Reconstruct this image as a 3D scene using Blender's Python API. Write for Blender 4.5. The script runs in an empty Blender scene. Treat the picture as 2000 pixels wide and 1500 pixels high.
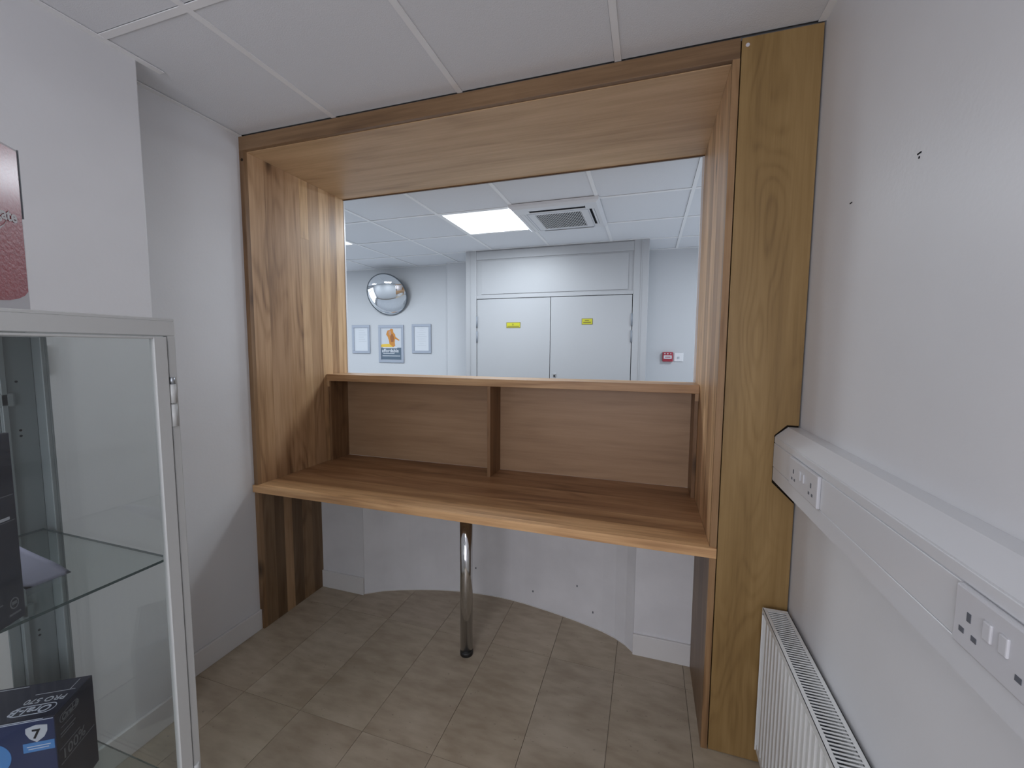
import bpy, bmesh, math, random
from mathutils import Vector, Matrix, Euler
random.seed(7)
S = bpy.context.scene
COL = S.collection

# ------------------------------------------------------------------ camera
YAW, PITCH, ROLL = -0.3118, -0.0838, 0.0059
CP = Vector((1.3431, -1.5928, 1.4759))
fw = Vector((math.sin(YAW)*math.cos(PITCH), math.cos(YAW)*math.cos(PITCH), math.sin(PITCH)))
rt = Vector((math.cos(YAW), -math.sin(YAW), 0)); up = rt.cross(fw)
r2 = math.cos(ROLL)*rt + math.sin(ROLL)*up; u2 = -math.sin(ROLL)*rt + math.cos(ROLL)*up
cam = bpy.data.cameras.new('camera'); cam.sensor_width = 36; cam.lens = 818.27/2000*36
cam.clip_start = 0.02
co = bpy.data.objects.new('camera', cam); COL.objects.link(co)
M = Matrix((r2, u2, -fw)).transposed().to_4x4(); M.translation = CP
co.matrix_world = M
S.camera = co

# ------------------------------------------------------------------ world, exposure, lights
W = bpy.data.worlds.new('world'); S.world = W; W.use_nodes = True
W.node_tree.nodes['Background'].inputs[0].default_value = (0.6, 0.65, 0.75, 1)
W.node_tree.nodes['Background'].inputs[1].default_value = 0.05
S.view_settings.view_transform = 'Standard'; S.view_settings.look = 'None'
S.view_settings.gamma = 1; S.view_settings.use_curve_mapping = False
S.view_settings.exposure = 0.0
FAR_POWER = 28.0  # each recessed panel of the waiting room
FAR_FILL = 34.0          # added fill lamps at both ends of the waiting room
NEAR_POWER = 3.0  # added recessed panel of the small office, behind the camera
BACK_FILL_POWER = 29.5         # added fill at the back wall, behind the camera
FAR_COL = (0.82, 0.91, 1.0)
NEAR_COL = (1.0, 0.97, 1.0)
wl_ = bpy.data.lights.new('back_wall_fill', 'AREA'); wl_.shape = 'RECTANGLE'; wl_.size = 1.5; wl_.size_y = 1.3  # added lamp that brightens the office from the back wall
wl_.energy = BACK_FILL_POWER; wl_.color = (.90, .90, 1.0)
wlo = bpy.data.objects.new('back_wall_fill', wl_); COL.objects.link(wlo)
wlo.location = (.85, -3.268, 1.45); wlo.rotation_euler = (math.pi/2, 0, 0)
wl_ = bpy.data.lights.new('shopfront_fill', 'AREA'); wl_.shape = 'RECTANGLE'; wl_.size = 1.8; wl_.size_y = 2.0  # added lamp before the dark shop window, lifts the waiting room
wl_.energy = FAR_FILL; wl_.color = (.80, .88, 1.0)
wlo = bpy.data.objects.new('shopfront_fill', wl_); COL.objects.link(wlo)
wlo.location = (-5.056, 1.9, 1.25); wlo.rotation_euler = (0, -math.pi/2, 0)
wl_ = wl_.copy(); wl_.energy = FAR_FILL*.8
wlo = bpy.data.objects.new('right_end_fill', wl_); COL.objects.link(wlo)  # added lamp at the right end
wlo.location = (4.24, 1.9, 1.25); wlo.rotation_euler = (0, math.pi/2, 0)

# ------------------------------------------------------------------ measures
H = 2.48
XL, XR = -0.555, 1.831      # left wall, right wall
XJ, XK = -0.530, 1.5765     # inner faces of the jambs
XP = 1.600                  # left edge of the column panel
D = 0.694                   # depth of the surround
ZL = 2.415                  # underside of the lintel
ZD = 0.775                  # worktop
ZS = 1.314                  # counter shelf

# ------------------------------------------------------------------ materials
def new_mat(name):
    m = bpy.data.materials.new(name); m.use_nodes = True
    return m, m.node_tree, m.node_tree.nodes['Principled BSDF']
def paint(name, col, rough=0.5, bump=0.0, bscale=60, metal=0.0, spec=0.5, var=0.0, vscale=3.0, coat=0.0):
    m, t, b = new_mat(name)
    b.inputs['Base Color'].default_value = (*col, 1)
    b.inputs['Roughness'].default_value = rough
    b.inputs['Metallic'].default_value = metal
    b.inputs['Specular IOR Level'].default_value = spec
    b.inputs['Coat Weight'].default_value = coat
    tc = t.nodes.new('ShaderNodeTexCoord')
    if var:
        n = t.nodes.new('ShaderNodeTexNoise'); n.inputs['Scale'].default_value = vscale; n.inputs['Detail'].default_value = 5
        t.links.new(tc.outputs['Object'], n.inputs['Vector'])
        r = t.nodes.new('ShaderNodeValToRGB')
        r.color_ramp.elements[0].position = .3; r.color_ramp.elements[1].position = .7
        r.color_ramp.elements[0].color = (*[c*(1-var) for c in col], 1)
        r.color_ramp.elements[1].color = (*[min(1, c*(1+var)) for c in col], 1)
        t.links.new(n.outputs['Fac'], r.inputs['Fac']); t.links.new(r.outputs['Color'], b.inputs['Base Color'])
    if bump:
        n = t.nodes.new('ShaderNodeTexNoise'); n.inputs['Scale'].default_value = bscale; n.inputs['Detail'].default_value = 4
        t.links.new(tc.outputs['Object'], n.inputs['Vector'])
        p = t.nodes.new('ShaderNodeBump'); p.inputs['Strength'].default_value = bump; p.inputs['Distance'].default_value = .004
        t.links.new(n.outputs['Fac'], p.inputs['Height']); t.links.new(p.outputs['Normal'], b.inputs['Normal'])
    return m
def math_node(t, op, a=None, b=None, va=None, vb=None, clamp=False):
    n = t.nodes.new('ShaderNodeMath'); n.operation = op; n.use_clamp = clamp
    if a is not None: t.links.new(a, n.inputs[0])
    if b is not None: t.links.new(b, n.inputs[1])
    if va is not None: n.inputs[0].default_value = va
    if vb is not None: n.inputs[1].default_value = vb
    return n.outputs[0]
def wood(name, dark, mid, light, axis, cath=6.0, rough=0.42, contrast=1.0, knots=0.5, spread=1.0):
    """oak: contour lines of a stretched noise make the cathedral grain; axis = grain direction"""
    m, t, b = new_mat(name)
    tc = t.nodes.new('ShaderNodeTexCoord'); oi = t.nodes.new('ShaderNodeObjectInfo')
    off = t.nodes.new('ShaderNodeVectorMath'); off.operation = 'MULTIPLY_ADD'
    cb = t.nodes.new('ShaderNodeCombineXYZ')
    for i in range(3): t.links.new(oi.outputs['Random'], cb.inputs[i])
    t.links.new(cb.outputs[0], off.inputs[0]); off.inputs[1].default_value = (37, 53, 71)
    t.links.new(tc.outputs['Object'], off.inputs[2])
    def noise(al, ac, detail, dist=0.0, rgh=.5):
        mp = t.nodes.new('ShaderNodeMapping')
        sc = [ac, ac, ac]; sc['XYZ'.index(axis)] = al
        mp.inputs['Scale'].default_value = sc
        t.links.new(off.outputs[0], mp.inputs['Vector'])
        n = t.nodes.new('ShaderNodeTexNoise'); n.inputs['Scale'].default_value = 1; n.inputs['Detail'].default_value = detail
        n.inputs['Distortion'].default_value = dist; n.inputs['Roughness'].default_value = rgh
        t.links.new(mp.outputs[0], n.inputs['Vector'])
        return n.outputs['Fac']
    big = noise(.9*spread, 4.5*spread, 1.5)
    s = math_node(t, 'MULTIPLY', big, vb=cath*14)
    s = math_node(t, 'SINE', s)
    s = math_node(t, 'MULTIPLY_ADD', s, vb=.5); s.node.inputs[2].default_value = .5
    s = math_node(t, 'POWER', s, vb=2.2)
    mask = noise(1.6, 9, 2)                       # grain lines come and go
    mr = t.nodes.new('ShaderNodeMapRange'); mr.inputs[1].default_value = .40; mr.inputs[2].default_value = .62
    t.links.new(mask, mr.inputs[0])
    s = math_node(t, 'MULTIPLY', s, mr.outputs[0])
    tone = noise(1.1, 11, 3, .4)
    fine = noise(7, 230, 2)
    mid_s = noise(2.2, 60, 3)
    v = math_node(t, 'MULTIPLY', tone, vb=1.15)
    v = math_node(t, 'MULTIPLY_ADD', mid_s, vb=.55); 
    t.links.new(math_node(t, 'MULTIPLY', tone, vb=1.2), v.node.inputs[2])
    f2 = math_node(t, 'MULTIPLY_ADD', fine, vb=.35); t.links.new(v, f2.node.inputs[2])
    f3 = math_node(t, 'MULTIPLY_ADD', s, vb=-.22); t.links.new(f2, f3.node.inputs[2])
    mr2 = t.nodes.new('ShaderNodeMapRange')
    mr2.inputs[1].default_value = .94-.42/contrast; mr2.inputs[2].default_value = .94+.42/contrast
    t.links.new(f3, mr2.inputs[0])
    r = t.nodes.new('ShaderNodeValToRGB'); e = r.color_ramp.elements
    e[0].position = 0; e[0].color = (*dark, 1); e[1].position = 1; e[1].color = (*light, 1)
    k = e.new(.5); k.color = (*mid, 1)
    t.links.new(mr2.outputs[0], r.inputs[0])
    col = r.outputs[0]
    if knots:
        mp = t.nodes.new('ShaderNodeMapping'); sc = [5.5, 5.5, 5.5]; sc['XYZ'.index(axis)] = 2.0
        mp.inputs['Scale'].default_value = sc; t.links.new(off.outputs[0], mp.inputs['Vector'])
        vo = t.nodes.new('ShaderNodeTexVoronoi'); vo.inputs['Scale'].default_value = 1; vo.inputs['Randomness'].default_value = 1
        t.links.new(mp.outputs[0], vo.inputs['Vector'])
        kr = t.nodes.new('ShaderNodeMapRange'); kr.inputs[1].default_value = .015; kr.inputs[2].default_value = .13
        kr.inputs[3].default_value = knots; kr.inputs[4].default_value = 0
        t.links.new(vo.outputs['Distance'], kr.inputs[0])
        kx = t.nodes.new('ShaderNodeMix'); kx.data_type = 'RGBA'
        t.links.new(kr.outputs[0], kx.inputs[0]); t.links.new(col, kx.inputs[6])
        kx.inputs[7].default_value = (*[c*.25 for c in dark], 1)
        col = kx.outputs[2]
    mx = t.nodes.new('ShaderNodeMix'); mx.data_type = 'RGBA'; mx.blend_type = 'MULTIPLY'; mx.inputs[0].default_value = 1
    t.links.new(col, mx.inputs[6]); t.links.new(oi.outputs['Color'], mx.inputs[7])
    t.links.new(mx.outputs[2], b.inputs['Base Color'])
    b.inputs['Roughness'].default_value = rough; b.inputs['Specular IOR Level'].default_value = .35
    bp = t.nodes.new('ShaderNodeBump'); bp.inputs['Strength'].default_value = .25; bp.inputs['Distance'].default_value = .0015
    t.links.new(f2, bp.inputs['Height']); t.links.new(bp.outputs[0], b.inputs['Normal'])
    return m
def glass(name, tint, refl=1.0, haze=0.0):
    m = bpy.data.materials.new(name); m.use_nodes = True; t = m.node_tree; t.nodes.clear()
    o = t.nodes.new('ShaderNodeOutputMaterial'); tr = t.nodes.new('ShaderNodeBsdfTransparent'); tr.inputs[0].default_value = (*tint, 1)
    gl = t.nodes.new('ShaderNodeBsdfGlossy'); gl.inputs['Roughness'].default_value = .02; gl.inputs['Color'].default_value = (refl, refl, refl, 1)
    fr = t.nodes.new('ShaderNodeFresnel')
    ge = t.nodes.new('ShaderNodeNewGeometry')          # same reflectance on both faces of the thin pane
    t.links.new(math_node(t, 'MULTIPLY_ADD', ge.outputs['Backfacing'], vb=1/1.5-1.5), fr.inputs[0])
    fr.inputs[0].links[0].from_node.inputs[2].default_value = 1.5
    mx = t.nodes.new('ShaderNodeMixShader')
    t.links.new(fr.outputs[0], mx.inputs[0]); t.links.new(tr.outputs[0], mx.inputs[1]); t.links.new(gl.outputs[0], mx.inputs[2])
    out = mx.outputs[0]
    if haze:
        df = t.nodes.new('ShaderNodeBsdfDiffuse'); df.inputs[0].default_value = (.75, .77, .8, 1)
        n = t.nodes.new('ShaderNodeTexNoise'); n.inputs['Scale'].default_value = 4; n.inputs['Detail'].default_value = 3
        tc = t.nodes.new('ShaderNodeTexCoord'); t.links.new(tc.outputs['Object'], n.inputs['Vector'])
        k = math_node(t, 'MULTIPLY', n.outputs['Fac'], vb=haze*2)
        m2 = t.nodes.new('ShaderNodeMixShader'); t.links.new(k, m2.inputs[0])
        t.links.new(out, m2.inputs[1]); t.links.new(df.outputs[0], m2.inputs[2]); out = m2.outputs[0]
    t.links.new(out, o.inputs[0])
    return m
def emit(name, col, s):
    m = bpy.data.materials.new(name); m.use_nodes = True; t = m.node_tree; t.nodes.clear()
    o = t.nodes.new('ShaderNodeOutputMaterial'); e = t.nodes.new('ShaderNodeEmission')
    e.inputs[0].default_value = (*col, 1); e.inputs[1].default_value = s; t.links.new(e.outputs[0], o.inputs[0])
    return m

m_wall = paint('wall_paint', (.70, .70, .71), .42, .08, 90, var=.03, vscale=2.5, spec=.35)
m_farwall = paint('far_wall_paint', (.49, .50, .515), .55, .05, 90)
m_skirt = paint('skirting_gloss', (.70, .69, .68), .3)
m_tile_c = paint('ceiling_tile_board', (.72, .73, .75), .9, .25, 260, spec=.1)
m_bar = paint('grid_bar_enamel', (.83, .83, .83), .5)
m_white = paint('white_plastic', (.66, .665, .68), .32)
m_socket = paint('socket_plastic', (.60, .60, .62), .28)
m_rad = paint('radiator_enamel', (.72, .73, .72), .35)
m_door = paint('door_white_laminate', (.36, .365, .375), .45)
m_dark = paint('dark_void', (.012, .013, .016), .8, spec=.1)
m_gap = paint('dark_gap', (.03, .022, .015), .9, spec=.1)
m_chrome = paint('chrome', (.62, .62, .62), .10, metal=1)
m_rubber = paint('black_rubber', (.012, .012, .012), .5)
m_cab = paint('cabinet_grey_enamel', (.50, .51, .50), .4)
m_cabin = paint('cabinet_inner_enamel', (.19, .215, .22), .45)
m_glass = glass('cabinet_glass', (.955, .97, .965), .6, .012)
m_shelfglass = glass('shelf_glass', (.92, .955, .94), .8, .012)
m_glassedge = paint('glass_edge', (.02, .045, .045), .1)
m_mirror = paint('mirror_silver', (.80, .82, .84), .02, metal=1)
m_frame_g = paint('snap_frame_aluminium', (.34, .37, .43), .4, metal=.25)
m_paper = paint('paper', (.56, .58, .61), .7)
m_paperline = paint('paper_print_grey', (.45, .47, .50), .7)
m_navy = paint('carton_navy', (.003, .006, .020), .5, spec=.3)
m_blue = paint('carton_blue_print', (.010, .022, .085), .4, spec=.3)
m_blueglow = paint('carton_bright_blue_print', (.05, .20, .50), .3)
m_silver = paint('silver_print', (.48, .50, .56), .35)
m_whiteprint = paint('white_print', (.55, .58, .68), .5)
m_greyprint = paint('grey_print', (.12, .13, .15), .5)
m_red = paint('carton_red_print', (.33, .02, .03), .40, .35, 160, coat=.55)
m_red.node_tree.nodes['Principled BSDF'].inputs['Coat Roughness'].default_value = .22
m_cartonwhite = paint('carton_white_board', (.62, .60, .62), .5)
m_yellow = paint('sign_yellow', (.42, .40, .015), .5)
m_olive = paint('sign_dark_print', (.16, .14, .02), .6)
m_callred = paint('call_point_red', (.30, .012, .03), .4)
m_pblue = paint('poster_slate', (.085, .12, .16), .6)
m_porange = paint('poster_orange', (.50, .20, .03), .6)
m_porange2 = paint('poster_dark_orange', (.28, .10, .03), .6)
m_pyellow = paint('poster_yellow', (.68, .45, .05), .6)
m_skin = paint('poster_skin', (.45, .25, .17), .6)
m_pgrey = paint('poster_pale_grey', (.50, .52, .55), .6)
m_hinge = paint('door_hinge_grey', (.20, .22, .25), .5)
m_cream = paint('hinge_steel', (.42, .45, .48), .3, metal=.8)
m_curled = paint('curled_sheet_white', (.62, .62, .78), .6)
m_greyfloor = paint('grey_vinyl_tile', (.34, .355, .38), .5, var=.06, vscale=8)
m_vinyl = paint('floor_base', (.13, .11, .09), .6)

# floor tile: mottled fawn vinyl
def floor_mat():
    m, t, b = new_mat('fawn_vinyl_tile')
    tc = t.nodes.new('ShaderNodeTexCoord'); oi = t.nodes.new('ShaderNodeObjectInfo')
    va = t.nodes.new('ShaderNodeVectorMath'); va.operation = 'MULTIPLY_ADD'
    cb = t.nodes.new('ShaderNodeCombineXYZ')
    for i in range(3): t.links.new(oi.outputs['Random'], cb.inputs[i])
    t.links.new(cb.outputs[0], va.inputs[0]); va.inputs[1].default_value = (31, 47, 13); t.links.new(tc.outputs['Object'], va.inputs[2])
    def N(sc, det):
        mp = t.nodes.new('ShaderNodeMapping'); mp.inputs['Scale'].default_value = sc; t.links.new(va.outputs[0], mp.inputs['Vector'])
        n = t.nodes.new('ShaderNodeTexNoise'); n.inputs['Scale'].default_value = 1; n.inputs['Detail'].default_value = det
        t.links.new(mp.outputs[0], n.inputs['Vector']); return n.outputs['Fac']
    a = N((9, 26, 5), 6); c = N((3, 4, 3), 3)
    s = math_node(t, 'ADD', a, c)
    r = t.nodes.new('ShaderNodeValToRGB'); e = r.color_ramp.elements
    e[0].position = .36; e[0].color = (.36, .295, .215, 1); e[1].position = .66; e[1].color = (.53, .46, .355, 1)
    s2 = math_node(t, 'MULTIPLY', s, vb=.5)
    t.links.new(s2, r.inputs[0])
    sp = N((60, 110, 60), 2)
    mr = t.nodes.new('ShaderNodeMapRange'); mr.inputs[1].default_value = .70; mr.inputs[2].default_value = .76; mr.inputs[4].default_value = .6
    t.links.new(sp, mr.inputs[0])
    mx = t.nodes.new('ShaderNodeMix'); mx.data_type = 'RGBA'; t.links.new(mr.outputs[0], mx.inputs[0])
    t.links.new(r.outputs[0], mx.inputs[6]); mx.inputs[7].default_value = (.18, .15, .12, 1)
    m3 = t.nodes.new('ShaderNodeMix'); m3.data_type = 'RGBA'; m3.blend_type = 'MULTIPLY'; m3.inputs[0].default_value = 1
    t.links.new(mx.outputs[2], m3.inputs[6]); t.links.new(oi.outputs['Color'], m3.inputs[7])
    t.links.new(m3.outputs[2], b.inputs['Base Color'])
    b.inputs['Roughness'].default_value = .45
    bp = t.nodes.new('ShaderNodeBump'); bp.inputs['Strength'].default_value = .15; bp.inputs['Distance'].default_value = .002
    t.links.new(a, bp.inputs['Height']); t.links.new(bp.outputs[0], b.inputs['Normal'])
    return m
m_floor = floor_mat()

OAKD, OAKM, OAKL = (.17, .095, .050), (.40, .250, .132), (.57, .385, .225)
w_stave = wood('oak_stave_vertical', OAKD, OAKM, OAKL, 'Z', 6, knots=.85, contrast=1.05)
w_desk = wood('oak_stave_lengthwise', (.17, .090, .045), (.36, .210, .108), (.52, .335, .185), 'X', 4, knots=.5, contrast=1.15)
w_soff = wood('oak_veneer_lengthwise', (.37, .230, .118), (.52, .340, .185), (.64, .435, .25), 'X', 2.5, knots=0, contrast=1.0)
w_back = wood('oak_veneer_back_panel', (.24, .145, .082), (.345, .215, .122), (.43, .28, .165), 'X', 3.5, knots=0, contrast=.8)
w_col = wood('oak_veneer_vertical', (.165, .095, .034), (.265, .163, .060), (.345, .222, .090), 'Z', 7, knots=.25, contrast=.9, spread=1.5)
w_fascia = wood('oak_fascia', (.09, .050, .028), (.20, .118, .060), (.30, .185, .10), 'X', 5, knots=.6)

# ------------------------------------------------------------------ mesh helpers
def bx(bm, x0, y0, z0, x1, y1, z1, mi=0):
    c = ((x0+x1)/2, (y0+y1)/2, (z0+z1)/2)
    r = bmesh.ops.create_cube(bm, size=1, matrix=Matrix.Translation(c) @ Matrix.Diagonal((abs(x1-x0), abs(y1-y0), abs(z1-z0), 1)))
    fs = {f for v in r['verts'] for f in v.link_faces}
    for f in fs: f.material_index = mi
    return list(fs)
def cyl(bm, p0, p1, r0, r1=None, n=24, caps=True, mi=0):
    p0 = Vector(p0); p1 = Vector(p1); d = p1-p0; r1 = r0 if r1 is None else r1
    q = d.to_track_quat('Z', 'Y').to_matrix().to_4x4()
    r = bmesh.ops.create_cone(bm, cap_ends=caps, segments=n, radius1=r0, radius2=r1, depth=d.length, matrix=Matrix.Translation((p0+p1)/2) @ q)
    for f in {f for v in r['verts'] for f in v.link_faces}:
        f.material_index = mi; f.smooth = len(f.verts) == 4
def prism(bm, pts, axis, a, b, mi=0):
    """extrude a 2-D outline along an axis from a to b"""
    def P(u, v, w):
        return {'X': (w, u, v), 'Y': (u, w, v), 'Z': (u, v, w)}[axis]
    A = [bm.verts.new(P(u, v, a)) for u, v in pts]; B = [bm.verts.new(P(u, v, b)) for u, v in pts]
    fs = [bm.faces.new(A), bm.faces.new(B[::-1])]
    n = len(pts)
    for i in range(n): fs.append(bm.faces.new((A[i], B[i], B[(i+1) % n], A[(i+1) % n])))
    for f in fs: f.material_index = mi
    bmesh.ops.recalc_face_normals(bm, faces=fs)
    return fs
def bevel(bm, w, seg=2):
    es = [e for e in bm.edges if len(e.link_faces) == 2 and e.calc_face_angle(0) > .6]
    bmesh.ops.bevel(bm, geom=es, offset=w, segments=seg, profile=.5, affect='EDGES', clamp_overlap=True)
def origin_of(p):
    return p.matrix_world.translation.copy() if p is not None else Vector((0, 0, 0))
POS = {}
def obj(name, bm, mats, parent=None, local=False, bev=0, seg=2, color=None, base=False):
    """one mesh object; mesh is given in world coordinates unless local"""
    if bev: bevel(bm, bev, seg)
    me = bpy.data.meshes.new(name)
    vs = [v.co for v in bm.verts]
    lo = Vector([min(v[i] for v in vs) for i in range(3)]); hi = Vector([max(v[i] for v in vs) for i in range(3)])
    c = (lo+hi)/2
    if base or parent is None: c.z = lo.z
    bmesh.ops.translate(bm, verts=bm.verts, vec=-c)
    bm.to_mesh(me); bm.free()
    for m in (mats if isinstance(mats, (list, tuple)) else [mats]): me.materials.append(m)
    o = bpy.data.objects.new(name, me); COL.objects.link(o)
    if parent is not None:
        o.parent = parent
        o.location = c if local else c-POS.get(parent.name, Vector((0, 0, 0)))
        POS[o.name] = c if not local else POS.get(parent.name, Vector())+c
    else:
        o.location = c; POS[o.name] = c.copy()
    if color: o.color = (*color, 1)
    return o
def box(name, b, mats, parent=None, bev=0, seg=2, color=None, local=False):
    bm = bmesh.new(); bx(bm, *b); return obj(name, bm, mats, parent, local, bev, seg, color)
def tag(o, label, cat, group=None):
    o['label'] = label; o['category'] = cat
    if group: o['group'] = group
    return o
def struct(o): o['kind'] = 'structure'; return o
def thing(name, label, cat, loc, rotz=0, group=None):
    o = bpy.data.objects.new(name, None); COL.objects.link(o); o.location = loc; o.rotation_euler = (0, 0, rotz)
    o.empty_display_size = .05; POS[o.name] = Vector(loc)
    return tag(o, label, cat, group)
def text(name, s, size, mat, parent, mtx, depth=.0006, shear=0.0, bold=0.0, ax='LEFT'):
    """lettering as a thin mesh, placed with a matrix in the parent's space"""
    cu = bpy.data.curves.new(name, 'FONT'); cu.body = s; cu.size = size; cu.extrude = depth/2; cu.shear = shear
    cu.offset = bold; cu.align_x = ax; cu.resolution_u = 3
    tmp = bpy.data.objects.new('lettering_tmp', cu); COL.objects.link(tmp)
    bpy.context.view_layer.update()
    me = bpy.data.meshes.new_from_object(tmp.evaluated_get(bpy.context.evaluated_depsgraph_get()))
    bpy.data.objects.remove(tmp); me.name = name; me.materials.clear(); me.materials.append(mat)
    o = bpy.data.objects.new(name, me); COL.objects.link(o); o.parent = parent; o.matrix_local = mtx
    return o
def face_mtx(right, upv, pos):
    r = Vector(right).normalized(); u = Vector(upv).normalized(); n = r.cross(u)
    m = Matrix((r, u, n)).transposed().to_4x4(); m.translation = Vector(pos); return m

# ================================================================== THE SETTING
# ---- floor
fl = struct(box('floor', (-5.2, -3.4, -.08, 4.4, 3.3, -.004), m_vinyl))
xs = [.34+.3012*k for k in range(-4, 6)]
ys = [-.34+.611*k for k in range(-5, 3)]
for i in range(len(xs)-1):
    for j in range(len(ys)-1):
        x0, x1 = max(xs[i], -.75), min(xs[i+1], 2.0)
        g = .0006 + (.0007 if i % 2 == 0 else 0)
        bm = bmesh.new(); bx(bm, x0+g, ys[j]+.0007, -.004, x1-g, ys[j+1]-.0007, 0)
        k = random.uniform(.93, 1.05)
        obj('floor_tile', bm, m_floor, fl, color=(k, k*random.uniform(.985, 1.0), k*random.uniform(.97, 1.0)))
for a in range(-9, 8):       # waiting-room tiles, larger, seen only in the mirror and from the side
    for b in range(4):
        x0 = .35+.61*a; y0 = .882+.61*b
        if x0 > 4: continue
        bm = bmesh.new(); bx(bm, x0+.001, y0+.001, -.004, x0+.609, min(y0+.609, 3.25), 0)
        obj('floor_tile', bm, m_greyfloor, fl)

# ---- walls of the office
wl = struct(box('wall_left', (-.75, -.51, 0, XL, .02, H+.03), m_wall))
wn = struct(box('wall_near_left', (-.75, -3.3, 0, -.405, -.51, H+.03), m_wall, bev=.004))
wr = struct(box('wall_right', (XR, -3.3, 0, XR+.12, .06, H+.03), m_wall))
wb = struct(box('wall_back', (-.75, -3.4, 0, XR+.12, -3.3, H+.03), m_wall))
struct(box('baseboard_left', (XL, -.51, 0, XL+.014, -.001, .105), m_skirt, bev=.003))
struct(box('baseboard_near_left', (-.405, -3.29, 0, -.391, -.505, .105), m_skirt, bev=.003))
struct(box('baseboard_right', (XR-.014, -3.29, 0, XR, -.001, .105), m_skirt, bev=.003))
# added window in the back wall, unseen behind the viewer, lights the office
wf = struct(box('added_window', (.05, -3.299, .75, 1.65, -3.27, 2.15), emit('glowing_fill_pane', (.85, .9, 1.0), .9)))
for b in ((.0, .70, 1.7, .76), (.0, 2.14, 1.7, 2.2), (.0, .76, .06, 2.14), (1.64, .76, 1.7, 2.14), (.82, .76, .88, 2.14)):
    bm = bmesh.new(); bx(bm, b[0], -3.299, b[1], b[2], -3.255, b[3]); obj('window_frame', bm, m_skirt, wf)
# nail holes left in the right wall
for (y, z, n) in ((-.549, 1.857, 1), (-.262, 1.856, 0)):
    bm = bmesh.new(); bx(bm, XR-.0012, y-.006, z-.0012, XR+.001, y+.006, z+.0014)
    if n: bx(bm, XR-.0012, y-.002, z-.010, XR+.001, y+.001, z-.006)
    obj('nail_hole', bm, m_dark, wr)
# cable hole/chip in the corner under the ceiling trim
# ---- wall below the counter: flat cheeks and the curved front
curve = [(-.231, .430), (-.142, .493), (-.07, .525), (0, .553), (.075, .579), (.149, .601), (.22, .619), (.29, .633), (.38, .645), (.466, .652), (.55, .654),
         (.628, .650), (.71, .641), (.79, .627), (.85, .617), (.913, .604), (1.0, .585), (1.089, .560), (1.16, .538), (1.226, .509), (1.280, .472), (1.320, .430)]
bm = bmesh.new()
pts = curve + [(x, y+.05) for x, y in curve[::-1]]
for f in prism(bm, pts, 'Z', 0, ZD-.037): f.smooth = False
m_counter = paint('counter_wall_paint', (.70, .70, .715), .5, .06, 60, var=.05, vscale=6)
cw = struct(obj('wall_counter_curve', bm, m_counter))
struct(box('wall_counter_left', (XJ-.03, .426, 0, -.231, .50, ZD-.037), m_counter))
struct(box('wall_counter_right', (1.3205, .426, 0, XK+.02, .50, ZD-.037), m_counter))
struct(box('baseboard_counter_left', (XJ, .414, 0, -.231, .4262, .105), m_skirt, bev=.002))
struct(box('baseboard_counter_right', (1.318, .414, 0, XK, .4262, .105), m_skirt, bev=.002))
# sealant line on the floor along the curve
bm = bmesh.new()
pts = [(x, y-.004) for x, y in curve] + curve[::-1]
prism(bm, pts, 'Z', 0, .004)
struct(obj('trim_1', bm, m_skirt))
# scuffs on the curved wall
for (x, y, z) in ((.76, .632, .09), (1.11, .553, .085), (1.02, .579, .2), (.40, .647, .16)):
    bm = bmesh.new(); bx(bm, x-.0035, y-.0025, z-.005, x+.003, y+.006, z+.005)
    obj('scuff', bm, m_greyprint, cw)

# ---- dividing wall around the surround, waiting-room shell
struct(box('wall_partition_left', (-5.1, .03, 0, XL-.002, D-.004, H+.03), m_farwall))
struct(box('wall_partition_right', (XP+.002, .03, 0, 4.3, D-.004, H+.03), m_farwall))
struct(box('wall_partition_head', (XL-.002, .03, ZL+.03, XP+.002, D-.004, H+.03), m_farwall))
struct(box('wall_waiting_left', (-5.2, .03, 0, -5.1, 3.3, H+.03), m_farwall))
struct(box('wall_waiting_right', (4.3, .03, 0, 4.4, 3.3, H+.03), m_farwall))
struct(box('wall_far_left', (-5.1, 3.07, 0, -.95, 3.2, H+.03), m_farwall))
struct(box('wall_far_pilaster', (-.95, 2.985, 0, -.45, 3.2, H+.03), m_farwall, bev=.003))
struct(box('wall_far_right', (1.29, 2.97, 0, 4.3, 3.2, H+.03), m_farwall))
struct(box('trim_2', (-.953, 3.04, 0, -.946, 3.072, H), m_skirt))
# white lining bead at the far edge of the surround
struct(box('trim_3', (XK-.010, D, ZS, XK+.012, D+.012, ZL), m_white, bev=.002))
struct(box('trim_4', (XJ-.012, D, ZS, XJ+.003, D+.012, ZL), m_white, bev=.001))
# window of the waiting room, seen in the mirror
wf = struct(box('window_1', (-5.09, .95, .15, -5.06, 2.85, 2.3), m_dark))
for k in range(4):
    y = .95+.6*k; obj('window_frame', (lambda b: (bx(b, -5.06, y, .15, -5.02, y+.07, 2.3), b)[1])(bmesh.new()), m_white, wf)
for z in (.15, 1.75, 2.24): obj('window_frame', (lambda b: (bx(b, -5.06, .95, z, -5.015, 2.87, z+.07), b)[1])(bmesh.new()), m_white, wf)

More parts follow.
